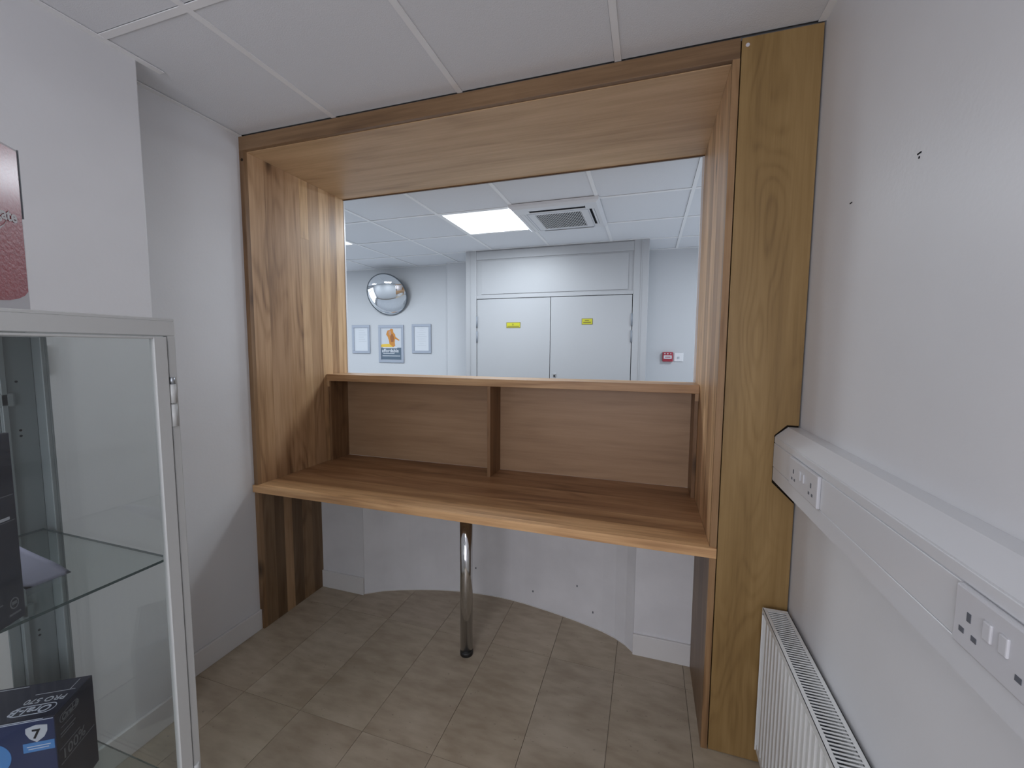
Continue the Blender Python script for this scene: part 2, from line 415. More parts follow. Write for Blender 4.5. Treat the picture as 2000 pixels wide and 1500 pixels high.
# ---- door box
XA, XB = -.490, 1.330           # outer sides
bm = bmesh.new()
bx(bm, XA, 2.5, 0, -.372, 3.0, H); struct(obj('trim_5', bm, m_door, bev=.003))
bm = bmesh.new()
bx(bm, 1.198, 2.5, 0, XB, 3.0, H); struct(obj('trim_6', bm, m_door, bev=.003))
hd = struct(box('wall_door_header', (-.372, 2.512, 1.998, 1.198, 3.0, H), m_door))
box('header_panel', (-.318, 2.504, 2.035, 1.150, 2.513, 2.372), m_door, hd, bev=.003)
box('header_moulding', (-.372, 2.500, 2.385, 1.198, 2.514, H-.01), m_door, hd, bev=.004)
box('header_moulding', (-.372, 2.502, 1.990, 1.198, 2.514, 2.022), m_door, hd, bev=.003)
# fine architrave lines
for (a, b) in ((-.448, -.440), (1.262, 1.270)):
    struct(box('trim_7', (a, 2.4955, 0, b, 2.5005, H-.002), m_door, bev=.001))
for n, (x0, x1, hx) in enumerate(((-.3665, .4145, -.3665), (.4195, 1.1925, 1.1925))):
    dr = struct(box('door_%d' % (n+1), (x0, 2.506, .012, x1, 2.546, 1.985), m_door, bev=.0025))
    for z in ((1.755, 1.60) if n == 0 else (1.755, 1.60)):
        for zz in (z-.062, ):
            bm = bmesh.new()
            cyl(bm, (hx, 2.502, z-.056), (hx, 2.502, z+.056), .0085, n=12)
            obj('door_hinge', bm, m_hinge, dr)
    for z in (.3, ):
        bm = bmesh.new(); cyl(bm, (hx, 2.502, z-.05), (hx, 2.502, z+.05), .0065, n=12); obj('door_hinge', bm, m_cream, dr)
    if n == 1:
        bm = bmesh.new()
        bx(bm, .452, 2.5, 1.198, .482, 2.5065, 1.236); lk = obj('door_lock', bm, m_cream, dr, bev=.002)
        bm = bmesh.new(); cyl(bm, (.466, 2.4995, 1.210), (.466, 2.496, 1.210), .009, n=14); obj('keyhole', bm, m_dark, lk)
box_gap = struct(box('trim_8', (-.372, 2.55, 0, 1.198, 2.60, 1.99), m_dark))

# yellow signs on the doors
for (x0, x1, z0, z1, lab, kind) in ((-.042, .108, 1.689, 1.745, 'wider yellow warning sticker on the left white door', 0),
                              (.727, .832, 1.713, 1.772, 'smaller yellow warning sticker with dark border on the right white door', 1)):
    c = ((x0+x1)/2, 2.506, z0)
    t = thing('warning_sign', lab, 'sign', c, group='yellow stickers on the double doors')
    box('sign_border', (x0, 2.5035, z0, x1, 2.5062, z1), m_olive, t, bev=.0008)
    box('sign_plate', (x0+.005, 2.5025, z0+.005, x1-.005, 2.5036, z1-.005), m_yellow, t)
    bm = bmesh.new()
    w = x1-x0
    if kind == 0:
        prism(bm, [(c[0]-.004-.009, z0+.026), (c[0]-.004+.009, z0+.026), (c[0]-.004, z0+.048)], 'Y', 2.5018, 2.5026)
        bx(bm, x0+.012, 2.5018, z0+.010, x1-.014, 2.5026, z0+.019)
    else:
        bx(bm, x0+.03, 2.5018, z0+.036, x1-.035, 2.5026, z0+.044)
        bx(bm, x0+.016, 2.5018, z0+.014, x1-.016, 2.5026, z0+.026)
    obj('sign_print', bm, m_olive, t)

# ---- ceiling
ce = struct(box('ceiling', (-5.2, -3.4, H+.03, 4.4, 3.3, H+.08), m_gap))
TB = .0115
def bars_and_tiles(gx, gy, x0, x1, y0, y1, skip=()):
    gx = [x0]+[g for g in gx if x0+.02 < g < x1-.02]+[x1]; gy = [y0]+sorted(g for g in gy if y0+.02 < g < y1-.02)+[y1]
    for i in range(len(gx)-1):
        for j in range(len(gy)-1):
            cx, cy = (gx[i]+gx[i+1])/2, (gy[j]+gy[j+1])/2
            if any(abs(cx-a) < .15 and abs(cy-b) < .15 for a, b in skip): continue
            d = random.uniform(0, .0012)
            bm = bmesh.new(); bx(bm, gx[i]+.003, gy[j]+.003, H+.0035+d, gx[i+1]-(TB+.0012 if i < len(gx)-2 else .0008), gy[j+1]-(TB+.0012 if j < len(gy)-2 else .0008), H+.018)
            obj('ceiling_tile', bm, m_tile_c, ce)
    for g in gx[1:-1]:
        bm = bmesh.new(); bx(bm, g-TB, y0, H, g+TB, y1, H+.0032); bx(bm, g-.001, y0, H+.003, g+.001, y1, H+.03); obj('grid_bar', bm, m_bar, ce)
    for g in gy[1:-1]:
        for i in range(len(gx)-1):
            a = gx[i]+(TB if i else 0); b = gx[i+1]-(TB if i < len(gx)-2 else 0)
            bm = bmesh.new(); bx(bm, a, g-TB, H+.0004, b, g+TB, H+.0032); bx(bm, a, g-.001, H+.003, b, g+.001, H+.03); obj('grid_bar', bm, m_bar, ce)
NEAR_LIGHT = (.91, -2.12)
bars_and_tiles([0.002+.6053*k for k in range(-1, 4)], [-.62-.6*k for k in range(5)], XL, XR, -3.3, 0, skip=(NEAR_LIGHT,))
# wall angles
for b in ((XL, -.45, XL+.022, 0), (-.405, -3.3, -.380, -.435), (XR-.022, -3.3, XR, 0)):
    bm = bmesh.new(); bx(bm, b[0], b[1], H-.0008, b[2], b[3], H+.002); obj('wall_angle', bm, m_bar, ce)
FX = [-.2+.595*k for k in range(-8, 8)]; FY = [.735+.5975*k for k in range(0, 5)]
FL = [(-1.6875, 1.63), (.0975, 1.63), (2.4775, 1.63), (-3.4725, 1.63)]
AC = (.6925, 1.63)
bars_and_tiles(FX, FY, -5.1, 4.3, D, 3.07, skip=FL+[AC])
for b in ((-5.1, 3.045, -.95, 3.07), (-.95, 2.962, -.49, 2.985), (-.49, 2.48, 1.33, 2.4995), (1.33, 2.948, 4.3, 2.97)):
    bm = bmesh.new(); bx(bm, b[0], b[1], H-.0008, b[2], b[3], H+.002); obj('wall_angle', bm, m_bar, ce)

def panel_light(x, y, power, col, lab, s=.272, grp='recessed waiting room light panels'):
    t = thing('ceiling_light', lab, 'light', (x, y, H), group=grp)
    bm = bmesh.new()
    for b in ((-.286, -.286, .286, -s), (-.286, s, .286, .286), (-.286, -s, -s, s), (s, -s, .286, s)):
        bx(bm, x+b[0], y+b[1], H+.0006, x+b[2], y+b[3], H+.016)
    obj('light_frame', bm, m_bar, t)
    box('diffuser', (x-s, y-s, H+.006, x+s, y+s, H+.012), emit('lit_diffuser', (.93, .98, 1.0), 1.6 if power > 0 else .1), t)
    l = bpy.data.lights.new('panel_lamp', 'AREA'); l.shape = 'SQUARE'; l.size = .53; l.energy = power; l.color = col
    lo = bpy.data.objects.new('panel_lamp', l); COL.objects.link(lo); lo.parent = t; lo.location = (0, 0, .004)
    return t
labs = ['square lit ceiling panel mostly hidden behind the oak surround, a sliver by its left edge', 'square lit ceiling panel beside the air conditioning unit',
        'square lit ceiling panel in the waiting room right of the air conditioner, out of view', 'square lit ceiling panel at the far left end of the waiting room, out of view']
for (x, y), lb in zip(FL, labs):
    panel_light(x, y, FAR_POWER, FAR_COL, lb)
panel_light(*NEAR_LIGHT, NEAR_POWER, NEAR_COL, 'added square lit ceiling panel over the small office, unseen behind the viewer', grp='added office light panel')  # unseen panel added as soft fill for the office

# ---- air conditioner cassette
t = thing('air_conditioner', 'white square ceiling cassette air conditioner with slatted intake grille', 'air conditioner', (AC[0], AC[1], H-.03))
ax0, ax1, ay0, ay1 = .378, 1.006, 1.282, 1.905
zb = H-.032
gx0, gx1, gy0, gy1 = .528, .862, 1.462, 1.822
bm = bmesh.new()
# body as a frame around grille and slots
def ring(bm, o, holes, z0, z1):
    xs = sorted({o[0], o[2], *[h[0] for h in holes], *[h[2] for h in holes]}); ys = sorted({o[1], o[3], *[h[1] for h in holes], *[h[3] for h in holes]})
    for i in range(len(xs)-1):
        for j in range(len(ys)-1):
            cx, cy = (xs[i]+xs[i+1])/2, (ys[j]+ys[j+1])/2
            if any(h[0] < cx < h[2] and h[1] < cy < h[3] for h in holes): continue
            bx(bm, xs[i], ys[j], z0, xs[i+1], ys[j+1], z1)
    bmesh.ops.remove_doubles(bm, verts=bm.verts, dist=1e-5)
slots = [(.505, 1.350, .905, 1.402), (.505, 1.852, .905, 1.884), (.925, 1.425, .960, 1.795), (.425, 1.425, .458, 1.86)]
ring(bm, (ax0+.02, ay0+.02, ax1-.02, ay1-.02), [(gx0, gy0, gx1, gy1)]+slots, zb, zb+.003)
obj('fascia_panel', bm, m_white, t)
bm = bmesh.new(); 
v = []
for (a, z) in ((0, H+.001), (.0, zb+.014), (.02, zb+.0)):
    v.append([bm.verts.new(p) for p in ((ax0+a, ay0+a, z), (ax1-a, ay0+a, z), (ax1-a, ay1-a, z), (ax0+a, ay1-a, z))])
for a, b in ((0, 1), (1, 2)):
    for i in range(4): bm.faces.new((v[a][i], v[a][(i+1) % 4], v[b][(i+1) % 4], v[b][i]))
obj('casing', bm, m_white, t)
box('intake_void', (ax0+.03, ay0+.03, zb+.0045, ax1-.03, ay1-.03, zb+.03), m_dark, t)
n = 28
bm = bmesh.new(); bx(bm, -.0021, -(gy1-gy0)/2, -.0013, .0021, (gy1-gy0)/2, .0013)
s0 = None
for k in range(n):
    x = gx0+(k+.5)*(gx1-gx0)/n
    if s0 is None:
        s0 = obj('grille_slat', bm, m_white, t, local=True)
        o = s0
    else:
        o = s0.copy(); COL.objects.link(o)
    o.location = (x-AC[0], (gy0+gy1)/2-AC[1], zb+.0015-(H-.03))
bm = bmesh.new()
ring(bm, (gx0-.055, gy0-.035, gx1+.055, gy1+.035), [(gx0-.052, gy0-.032, gx1+.052, gy1+.032)], zb-.0012, zb+.001)
obj('grille_seam', bm, m_frame_g, t)
for sl in slots[:2]:
    bm = bmesh.new(); bx(bm, sl[0]+.002, sl[1]+.001, zb+.0005, sl[2]-.004, sl[1]+.016, zb+.002); obj('air_flap', bm, m_white, t, bev=.002)
for sl in slots[2:]:
    bm = bmesh.new(); bx(bm, sl[0]+(.018 if sl[0] > .7 else .002), sl[1], zb-.001, sl[2]-.002, sl[3], zb+.002); obj('air_flap', bm, m_white, t, bev=.002)

# ================================================================== OAK SURROUND
def tint(a=.78, b=1.12):
    k = random.uniform(a, b); w = random.uniform(-.03, .03)
    return (k*(1+w), k, k*(1-w))
t = thing('hatch_surround', 'deep oak surround framing the reception hatch', 'hatch surround', ((XL+XP)/2, .3, 0))
# left jamb: glued staves
ys = [0, .020, .115, .235, .335, .395, .480, .560, .620, D]
tn = [(.55, .50, .46), (.96, .92, .90), (.86, .81, .79), (.96, .92, .90), (1.42, 1.46, 1.42), (.88, .85, .83), (1.16, 1.16, 1.12), (.96, .93, .90), (1.16, 1.17, 1.14)]
jl = box('jamb', (XL, 0.001, .0, XJ-.003, D-.001, ZL), w_stave, t)
jl['label'] = 'left jamb of glued oak staves in uneven tones'
for j in range(len(ys)-1):
    for (z0, z1) in ((0, ZL),) if j == 0 else ((ZD, 2.09), (2.0905, ZL)) if j == 4 else ((ZD, ZL),):
        y1 = ys[j+1]
        bm = bmesh.new(); bx(bm, XJ-.003, ys[j]+.0002, z0, XJ, y1-.0002, z1)
        if j == 0: 
            bm.free(); bm = bmesh.new(); bx(bm, XL, -.0008, z0, XJ, y1, z1)
        obj('stave', bm, w_stave, jl, color=(1.02, 1.0, .97) if z0 == ZD and j == 4 else tn[j])
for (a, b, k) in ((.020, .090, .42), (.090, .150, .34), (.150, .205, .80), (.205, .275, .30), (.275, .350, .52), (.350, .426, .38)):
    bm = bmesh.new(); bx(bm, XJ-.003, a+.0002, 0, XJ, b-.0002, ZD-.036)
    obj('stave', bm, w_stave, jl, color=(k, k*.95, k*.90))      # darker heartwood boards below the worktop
# a light stave end let in near the top
# right jamb
jr = box('jamb', (XK+.003, .001, 0, XP-.002, D-.001, ZL), w_stave, t)
jr['label'] = 'right jamb of glued oak staves with a dark knotty front edge'
tn2 = [(.70, .64, .56), (1.25, 1.22, 1.16), (.95, .88, .82), (1.3, 1.26, 1.2), (.95, .90, .84), (1.25, 1.2, 1.12), (1.05, 1.0, .94)]  # tints lifted overall, standing in for light on this jamb
ys2 = [0, .020, .10, .21, .33, .45, .57, D]
for j in range(len(ys2)-1):
    bm = bmesh.new()
    if j == 0: bx(bm, XK, -.0008, 0, XP-.002, ys2[1], ZL)
    else: bx(bm, XK, ys2[j]+.0002, ZD, XK+.003, ys2[j+1]-.0002, ZL)
    obj('stave', bm, w_stave, jr, color=tn2[j])
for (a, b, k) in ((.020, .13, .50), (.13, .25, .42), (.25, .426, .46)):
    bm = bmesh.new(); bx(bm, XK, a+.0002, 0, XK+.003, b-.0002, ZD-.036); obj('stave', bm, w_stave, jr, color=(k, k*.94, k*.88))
lt = box('lintel', (XL, .0205, ZL, XP-.002, D-.001, H-.004), w_soff, t)
sy = [.0205, .36, D-.0005]
for j in range(2):
    bm = bmesh.new(); bx(bm, XJ+.0005, sy[j], ZL-.003, XK-.0005, sy[j+1]-.0006, ZL+.001)
    obj('soffit_board', bm, w_soff, lt, color=[(1, 1, 1), (.97, .97, .97)][j])
box('fascia', (XL, -.001, ZL, XP-.002, .0205, H-.0015), w_fascia, t, bev=.001)
bm = bmesh.new(); bx(bm, XJ, D-.004, ZL-.008, XK, D+.006, ZL+.001); obj('edge_lipping', bm, w_fascia, t, color=(.5, .45, .4))
# plugged screw near the left top corner
bm = bmesh.new(); cyl(bm, (-.538, -.0022, 2.372), (-.538, .002, 2.372), .007, n=16); obj('screw_plug', bm, m_gap, t)

# column panel with the notch for the trunking
bm = bmesh.new()
xr = XR-.005
pts = [(XP+.0015, .003), (xr, .003), (xr, .962), (1.757, 1.030), (1.757, 1.192), (1.792, 1.228), (xr, 1.228), (xr, H-.005), (XP+.0015, H-.005)]
prism(bm, pts, 'Y', -.001, .0185)
cp = obj('column_panel', bm, w_col)
tag(cp, 'tall oak veneered panel right of the hatch, notched around the cable trunking', 'panel')
struct(box('trim_9', (XP-.001, .0188, 0, XR, .0295, H), m_gap))
bm = bmesh.new(); cyl(bm, (1.618, -.0018, 2.452), (1.618, -.0005, 2.452), .006, n=12)
o = obj('paint_dab', bm, m_cartonwhite, cp)

# ================================================================== WORKTOP
t = thing('worktop', 'oak worktop of glued boards spanning the hatch on one steel leg', 'worktop', (.5, .34, 0))
core = box('core_board', (XJ+.0006, .0, ZD-.035, XK-.0006, .668, ZD-.004), w_desk, t)
dy = [.016, .105, .215, .325, .415, .52, .6685]
dt = [(1.6, 1.6, 1.5), (1.08, 1.03, .96), (.86, .78, .74), (.92, .86, .82), (.80, .72, .68), (.78, .70, .66)]  # front board tinted lighter to hold the lamp light along the front strip
for j in range(len(dy)-1):
    bm = bmesh.new(); bx(bm, XJ+.0006, dy[j]+.00015, ZD-.004, XK-.0006, dy[j+1]-.00015, ZD)
    obj('board', bm, w_desk, core, color=dt[j])
bm = bmesh.new()
bx(bm, XL+.002, -.014, ZD-.036, XP-.003, -.0015, ZD); bx(bm, XJ+.0006, -.0015, ZD-.0355, XK-.0006, .016, ZD)
obj('front_lipping', bm, w_desk, t, color=(1.5, 1.46, 1.34), bev=.0008, seg=1)  # lighter tint puts the light on this front edge into its colour
bm = bmesh.new(); LX, LY = .552, .168
cyl(bm, (LX, LY, .022), (LX, LY, ZD-.041), .030, n=40)
lg = obj('leg', bm, m_chrome, t); lg['label'] = 'polished steel tube leg'
bm = bmesh.new(); cyl(bm, (LX, LY, 0.0), (LX, LY, .022), .031, n=40); cyl(bm, (LX, LY, .022), (LX, LY, .026), .031, .030, n=40)
obj('foot', bm, m_rubber, lg)
bm = bmesh.new(); cyl(bm, (LX, LY, ZD-.041), (LX, LY, ZD-.0355), .05, n=32); obj('mounting_plate', bm, m_chrome, lg)

# ================================================================== COUNTER SHELF UNIT
t = thing('counter_shelf', 'raised oak counter shelf with two open pigeonholes standing on the worktop', 'shelf unit', (.5, .6, ZD))
SY = .502
box('top_board', (XJ+.001, SY-.001, ZS-.040, XK-.001, D-.002, ZS-.0003), w_desk, t, bev=.0012, color=(1.15, 1.15, 1.1))
box('back_panel', (XJ+.001, .6695, ZD-.0, XK-.001, D-.003, ZS-.0402), w_back, t)
for x0, x1 in ((XJ+.0012, XJ+.018), (XK-.018, XK-.0012)):
    box('side_panel', (x0, SY+.012, ZD+.0003, x1, .669, ZS-.0405), w_stave, t, color=(.48, .42, .38), bev=.0008)
    box('cleat', (x0, SY+.002, ZS-.075, x1-.001, SY+.0115, ZS-.0405), w_stave, t, color=(.9, .86, .8))
box('divider', (.527, SY+.002, ZD+.0003, .545, .669, ZS-.0405), w_stave, t, color=(.50, .43, .38), bev=.0008)

# ================================================================== FAR WALL THINGS
# convex mirror
mc = Vector((-1.765, 2.955, 2.135)); R0 = .262
t = thing('convex_mirror', 'round convex security mirror high on the far white wall', 'mirror', mc)
nrm = (Vector((.12, -1.0, -.42))).normalized()
q = nrm.to_track_quat('Z', 'Y').to_matrix().to_4x4()
bm = bmesh.new(); RC = .42
rings = []
for a in range(13):
    r = R0*.985*a/12; zz = math.sqrt(RC*RC-r*r)-math.sqrt(RC*RC-(R0*.985)**2)
    if a == 0: rings.append([bm.verts.new((0, 0, zz))])
    else: rings.append([bm.verts.new((r*math.cos(2*math.pi*k/64), r*math.sin(2*math.pi*k/64), zz)) for k in range(64)])
for a in range(12):
    for k in range(64):
        k2 = (k+1) % 64
        if a == 0: f = bm.faces.new((rings[0][0], rings[1][k], rings[1][k2]))
        else: f = bm.faces.new((rings[a][k], rings[a+1][k], rings[a+1][k2], rings[a][k2]))
        f.smooth = True
bmesh.ops.transform(bm, matrix=q, verts=bm.verts)
obj('mirror_dome', bm, m_mirror, t, local=True)
bm = bmesh.new()
prof = [(R0*.98, .004), (R0*1.01, .004), (R0*1.015, -.012), (R0*.98, -.02)]
vr = [[bm.verts.new((r*math.cos(2*math.pi*k/64), r*math.sin(2*math.pi*k/64), z)) for k in range(64)] for r, z in prof]
for a in range(4):
    for k in range(64): bm.faces.new((vr[a][k], vr[a][(k+1) % 64], vr[(a+1) % 4][(k+1) % 64], vr[(a+1) % 4][k]))
bmesh.ops.transform(bm, matrix=q, verts=bm.verts)
obj('mirror_rim', bm, paint('rim_grey', (.10, .115, .13), .4), t, local=True)
bm = bmesh.new(); cyl(bm, (0, 0, -.02), (0, 0, -.016), R0*.99, n=48); bmesh.ops.transform(bm, matrix=q, verts=bm.verts)
obj('mirror_back', bm, m_rubber, t, local=True)
bm = bmesh.new(); cyl(bm, (-.01, .0, .0), (0.0, .112, .02), .012, n=12); bx(bm, -.03, .105, -.03, .03, .115, .06)
obj('wall_bracket', bm, m_cream, t, local=True)

def snap_frame(lab, x0, x1, z0, z1, w=.034):
    y = 3.07
    t = thing('picture_frame', lab, 'picture frame', ((x0+x1)/2, y, z0), group='grey frames under the convex mirror')
    bm = bmesh.new()
    for b in ((x0, z0, x1, z0+w), (x0, z1-w, x1, z1), (x0, z0+w, x0+w, z1-w), (x1-w, z0+w, x1, z1-w)):
        bx(bm, b[0], y-.014, b[1], b[2], y-.0005, b[3])
    obj('frame', bm, m_frame_g, t, bev=.002, seg=1)
    box('sheet', (x0+w, y-.006, z0+w, x1-w, y-.002, z1-w), m_paper, t)
    return t, y-.0062
t, y = snap_frame('grey framed notice nearest the oak jamb, small plain white sheet', -2.382, -2.106, 1.405, 1.773)
bm = bmesh.new()
for k in range(6): bx(bm, -2.33+.05, y-.0005, 1.70-.028*k, -2.20+.02*(k % 3), y+.001, 1.705-.028*k)
obj('print_lines', bm, m_paperline, t)
t, y = snap_frame('grey framed certificate nearest the pilaster, faint centred print', -1.482, -1.213, 1.413, 1.776)
bm = bmesh.new()
for k, w in enumerate((.05, .03, .06, .045, .07, .05, .06, .03, .06)):
    z = 1.725-.027*k; bx(bm, -1.347-w, y-.0005, z, -1.347+w, y+.001, z+.004)
obj('print_lines', bm, m_paperline, t)
t, y = snap_frame('grey framed poster of a person in orange above a slate text block', -1.974, -1.602, 1.290, 1.768, .036)
px0, px1, pz0, pz1 = -1.938, -1.638, 1.326, 1.732
box('poster_background', (px0, y-.0008, pz0, px1, y+.001, pz1), m_pgrey, t)
box('poster_text_block', (px0, y-.0014, pz0+.002, px1, y+.0005, pz0+.155), m_pblue, t)
def flat(name, pts, mat, dz=.0016):
    bm = bmesh.new(); prism(bm, [(px0+a*.3, pz0+b*.406) for a, b in pts], 'Y', y-dz, y+.0005)
    return obj(name, bm, mat, t)
flat('yellow_bar', [(.0, .405), (.62, .405), (.62, .475), (.42, .50), (.06, .49), (.0, .47)], m_pyellow, .0018)
flat('printed_figure', [(.42, .50), (.40, .60), (.34, .72), (.26, .80), (.33, .92), (.44, .94), (.50, .98), (.60, .96), (.62, .86), (.70, .80), (.72, .72), (.92, .62), (.88, .60), (.70, .66), (.68, .54), (.70, .44), (.60, .40)], m_porange, .0022)
flat('printed_shade', [(.50, .56), (.46, .70), (.50, .80), (.58, .82), (.66, .70), (.62, .56)], m_porange2, .0026)
flat('printed_face', [(.40, .80), (.38, .88), (.44, .92), (.50, .90), (.52, .80), (.47, .76)], m_skin, .0028)
bm = bmesh.new()
for (a, b, c) in ((.10, .375, .80), (.10, .200, .66), (.06, .125, .94)): bx(bm, px0+a*.3, y-.0022, pz0+b*.406-.004, px0+c*.3, y, pz0+b*.406+.003)
obj('small_print', bm, m_paper, t)
L = t.location
text('poster_word', 'affordable', .062, m_paper, t, face_mtx((1, 0, 0), (0, 0, 1), (px0+.012-L.x, y-.0022-L.y, pz0+.097-L.z)), bold=.0012)

# fire call point and its neighbour on the far right wall
t = thing('fire_call_point', 'small red square fire alarm call point on the far wall right of the doors', 'alarm', (1.537, 2.97, 1.356))
box('back_box', (1.488, 2.935, 1.356, 1.588, 2.9695, 1.452), m_callred, t, bev=.004)
box('press_plate', (1.500, 2.932, 1.384, 1.576, 2.9352, 1.418), m_paper, t, bev=.001)
bm = bmesh.new(); bx(bm, 1.512, 2.9312, 1.397, 1.564, 2.9325, 1.405); obj('printed_line', bm, m_callred, t)
for k in range(3):
    bm = bmesh.new(); cyl(bm, (1.51+.028*k, 2.9335, 1.436), (1.51+.028*k, 2.9352, 1.436), .006-.0015*(k == 2), n=12); obj('indicator', bm, m_paper, t)
t = thing('switch_plate', 'small white square plate beside the red call point', 'switch', (1.642, 2.97, 1.358))
box('plate', (1.599, 2.961, 1.358, 1.686, 2.9695, 1.444), m_white, t, bev=.003)
box('rocker', (1.630, 2.9575, 1.384, 1.652, 2.9612, 1.408), m_cream, t, bev=.001)

# light switch on the near left wall, seen through the cabinet
t = thing('light_switch', 'grey switch plate on the left wall seen through the cabinet glass', 'switch', (-.405, -.86, 1.39))
box('plate', (-.4048, -.905, 1.388, -.394, -.808, 1.478), paint('switch_grey', (.34, .35, .35), .4), t, bev=.003)
bm = bmesh.new(); cyl(bm, (-.3945, -.825, 1.432), (-.392, -.825, 1.432), .003, n=10); obj('plate_screw', bm, m_greyprint, t)

# ================================================================== TRUNKING
t = thing('cable_trunking', 'white three compartment cable trunking running along the right wall', 'trunking', (1.79, -1.6, .97))
TX = 1.760
prof = [(XR-.0005, .968), (TX+.006, 1.034), (TX, 1.038), (TX, 1.190), (1.795, 1.222), (XR-.0005, 1.222)]
bm = bmesh.new(); prism(bm, prof, 'Y', -3.28, -.002); bo = obj('trunking_body', bm, m_white, t)
box('lower_cover', (TX-.0022, -3.28, 1.040, TX+.001, -.0022, 1.0845), m_white, t, bev=.0010, seg=1)
box('upper_cover', (TX-.0022, -3.28, 1.1680, TX+.001, -.0022, 1.1875), m_white, t, bev=.0010, seg=1)
for (a, b) in ((-.889, -.409), (-3.28, -1.039), (-.187, -.003)):
    box('centre_cover', (TX-.0030, a, 1.0862, TX+.001, b, 1.1663), m_white, t, bev=.0010, seg=1)
def holes(bm, y, x, z):
    bx(bm, x-.0006, y-.0035, z+.004, x+.0003, y+.0035, z+.016)          # earth
    for s in (-.011, .011): bx(bm, x-.0006, y+s-.0045, z-.016, x+.0003, y+s+.0045, z-.009)
def dsock(yc, lab, half=.0735):
    x = TX-.010
    t = thing('double_socket', lab, 'socket', (TX, yc, 1.086), group='double sockets on the trunking')
    box('faceplate', (x, yc-half, 1.0852, TX+.0002, yc+half, 1.1672), m_socket, t, bev=.003)
    for s in (-1, 1):
        bm = bmesh.new(); holes(bm, yc+s*.045*half/.0735, x, 1.122); obj('pin_holes', bm, m_greyprint, t)
        bm = bmesh.new(); bx(bm, x-.003, yc+s*.0125-.0065, 1.122, x+.001, yc+s*.0125+.0065, 1.146)
        obj('rocker_switch', bm, m_socket, t, bev=.0015)
dsock(-.965, 'white double socket nearer the viewer, at the right edge over the radiator')
dsock(-.298, 'white double socket beside the oak column', .108)

# ================================================================== RADIATOR
RX0, RX1, RY0, RY1, RZ = 1.744, 1.820, -1.35, -.030, .600
t = thing('radiator', 'white ribbed panel radiator with slatted top grille under the trunking', 'radiator', (1.78, (RY0+RY1)/2, 0))
bm = bmesh.new()
# fluted front panel
n = 40; pitch = (RY1-RY0-.03)/n
pts = [(RX0+.012, RY0+.004)]
for k in range(n):
    y = RY0+.015+k*pitch
    pts += [(RX0+.0035, y), (RX0+.0035, y+pitch*.30), (RX0+.009, y+pitch*.42), (RX0+.009, y+pitch*.70), (RX0+.0035, y+pitch*.86)]
pts += [(RX0+.012, RY1-.004)]
prism(bm, pts, 'Z', .095, RZ-.028)
pf = obj('front_panel', bm, m_rad, t)
box('panel_rim', (RX0+.0035, RY0+.004, RZ-.029, RX0+.014, RY1-.004, RZ-.010), m_rad, t, bev=.003)
box('panel_rim', (RX0+.0035, RY0+.004, .072, RX0+.014, RY1-.004, .098), m_rad, t, bev=.004)
box('back_panel', (RX1-.012, RY0+.004, .075, RX1-.004, RY1-.004, RZ-.02), m_rad, t)
bm = bmesh.new()
for k in range(52):
    y = RY0+.02+k*(RY1-RY0-.04)/52
    bx(bm, RX0+.018, y, .10, RX1-.020, y+.002, RZ-.05)
o = obj('convector_fins', bm, m_hinge, t); o['kind'] = 'stuff'
for (a, b) in ((RY0, RY0+.003), (RY1-.003, RY1)):
    bm = bmesh.new(); bx(bm, RX0, a, .075, RX1, b, RZ); obj('end_panel', bm, m_rad, t, bev=.001, seg=1)
bm = bmesh.new(); e = .0115
bx(bm, RX0, RY0+.003, RZ-.012, RX0+.002, RY1-.003, RZ); bx(bm, RX0, RY0+.003, RZ-.002, RX0+e, RY1-.003, RZ)
bx(bm, RX1-e, RY0+.003, RZ-.002, RX1, RY1-.003, RZ); bx(bm, RX1-.002, RY0+.003, RZ-.012, RX1, RY1-.003, RZ)
bx(bm, RX0+e, RY1-.014, RZ-.002, RX1-e, RY1-.003, RZ); bx(bm, RX0+e, RY0+.003, RZ-.002, RX1-e, RY0+.014, RZ)
obj('grille_frame', bm, m_rad, t)
pitch = .0106; n = int((RY1-RY0-.03)/pitch)
bm = bmesh.new(); bx(bm, -(RX1-RX0)/2+e-.001, -.0015, -.0022, (RX1-RX0)/2-e+.001, .0015, 0.0)
s0 = None
for k in range(n):
    y = RY1-.018-k*pitch
    if s0 is None: s0 = o = obj('grille_slat', bm, m_rad, t, local=True)
    else: o = s0.copy(); COL.objects.link(o)
    o.location = ((RX0+RX1)/2-1.78, y-(RY0+RY1)/2, RZ-.0012)
bm = bmesh.new(); cyl(bm, (RX0-.0008, RY1-.012, RZ-.018), (RX0+.001, RY1-.012, RZ-.018), .003, n=10); obj('clip_hole', bm, m_greyprint, t)
for y in (RY1-.25, RY0+.25):
    bm = bmesh.new(); bx(bm, RX1-.005, y-.015, .12, XR-.0005, y+.015, .55); obj('wall_bracket', bm, m_rad, t)

# ================================================================== DISPLAY CABINET
CX0, CX1, CY0, CY1, CZ0, CZ1 = -.030, .450, -1.590, -1.002, .10, 1.531
t = thing('display_cabinet', 'pale grey steel display cabinet with glass door, sides and shelves', 'cabinet', ((CX0+CX1)/2, (CY0+CY1)/2, 0))
bm = bmesh.new(); bx(bm, CX0, CY0, CZ1-.006, CX1-.001, CY1, CZ1); bx(bm, CX0, CY0, CZ1-.034, CX0+.014, CY1, CZ1-.005)
bx(bm, CX1-.014, CY0, CZ1-.034, CX1-.001, CY1, CZ1-.005); bx(bm, CX0+.014, CY1-.014, CZ1-.034, CX1-.014, CY1, CZ1-.005); bx(bm, CX0+.014, CY0, CZ1-.034, CX1-.014, CY0+.014, CZ1-.005)
obj('top_panel', bm, m_cab, t, bev=.0012, seg=1)
box('bottom_panel', (CX0, CY0, CZ0, CX1-.001, CY1, CZ0+.03), m_cab, t, bev=.001)
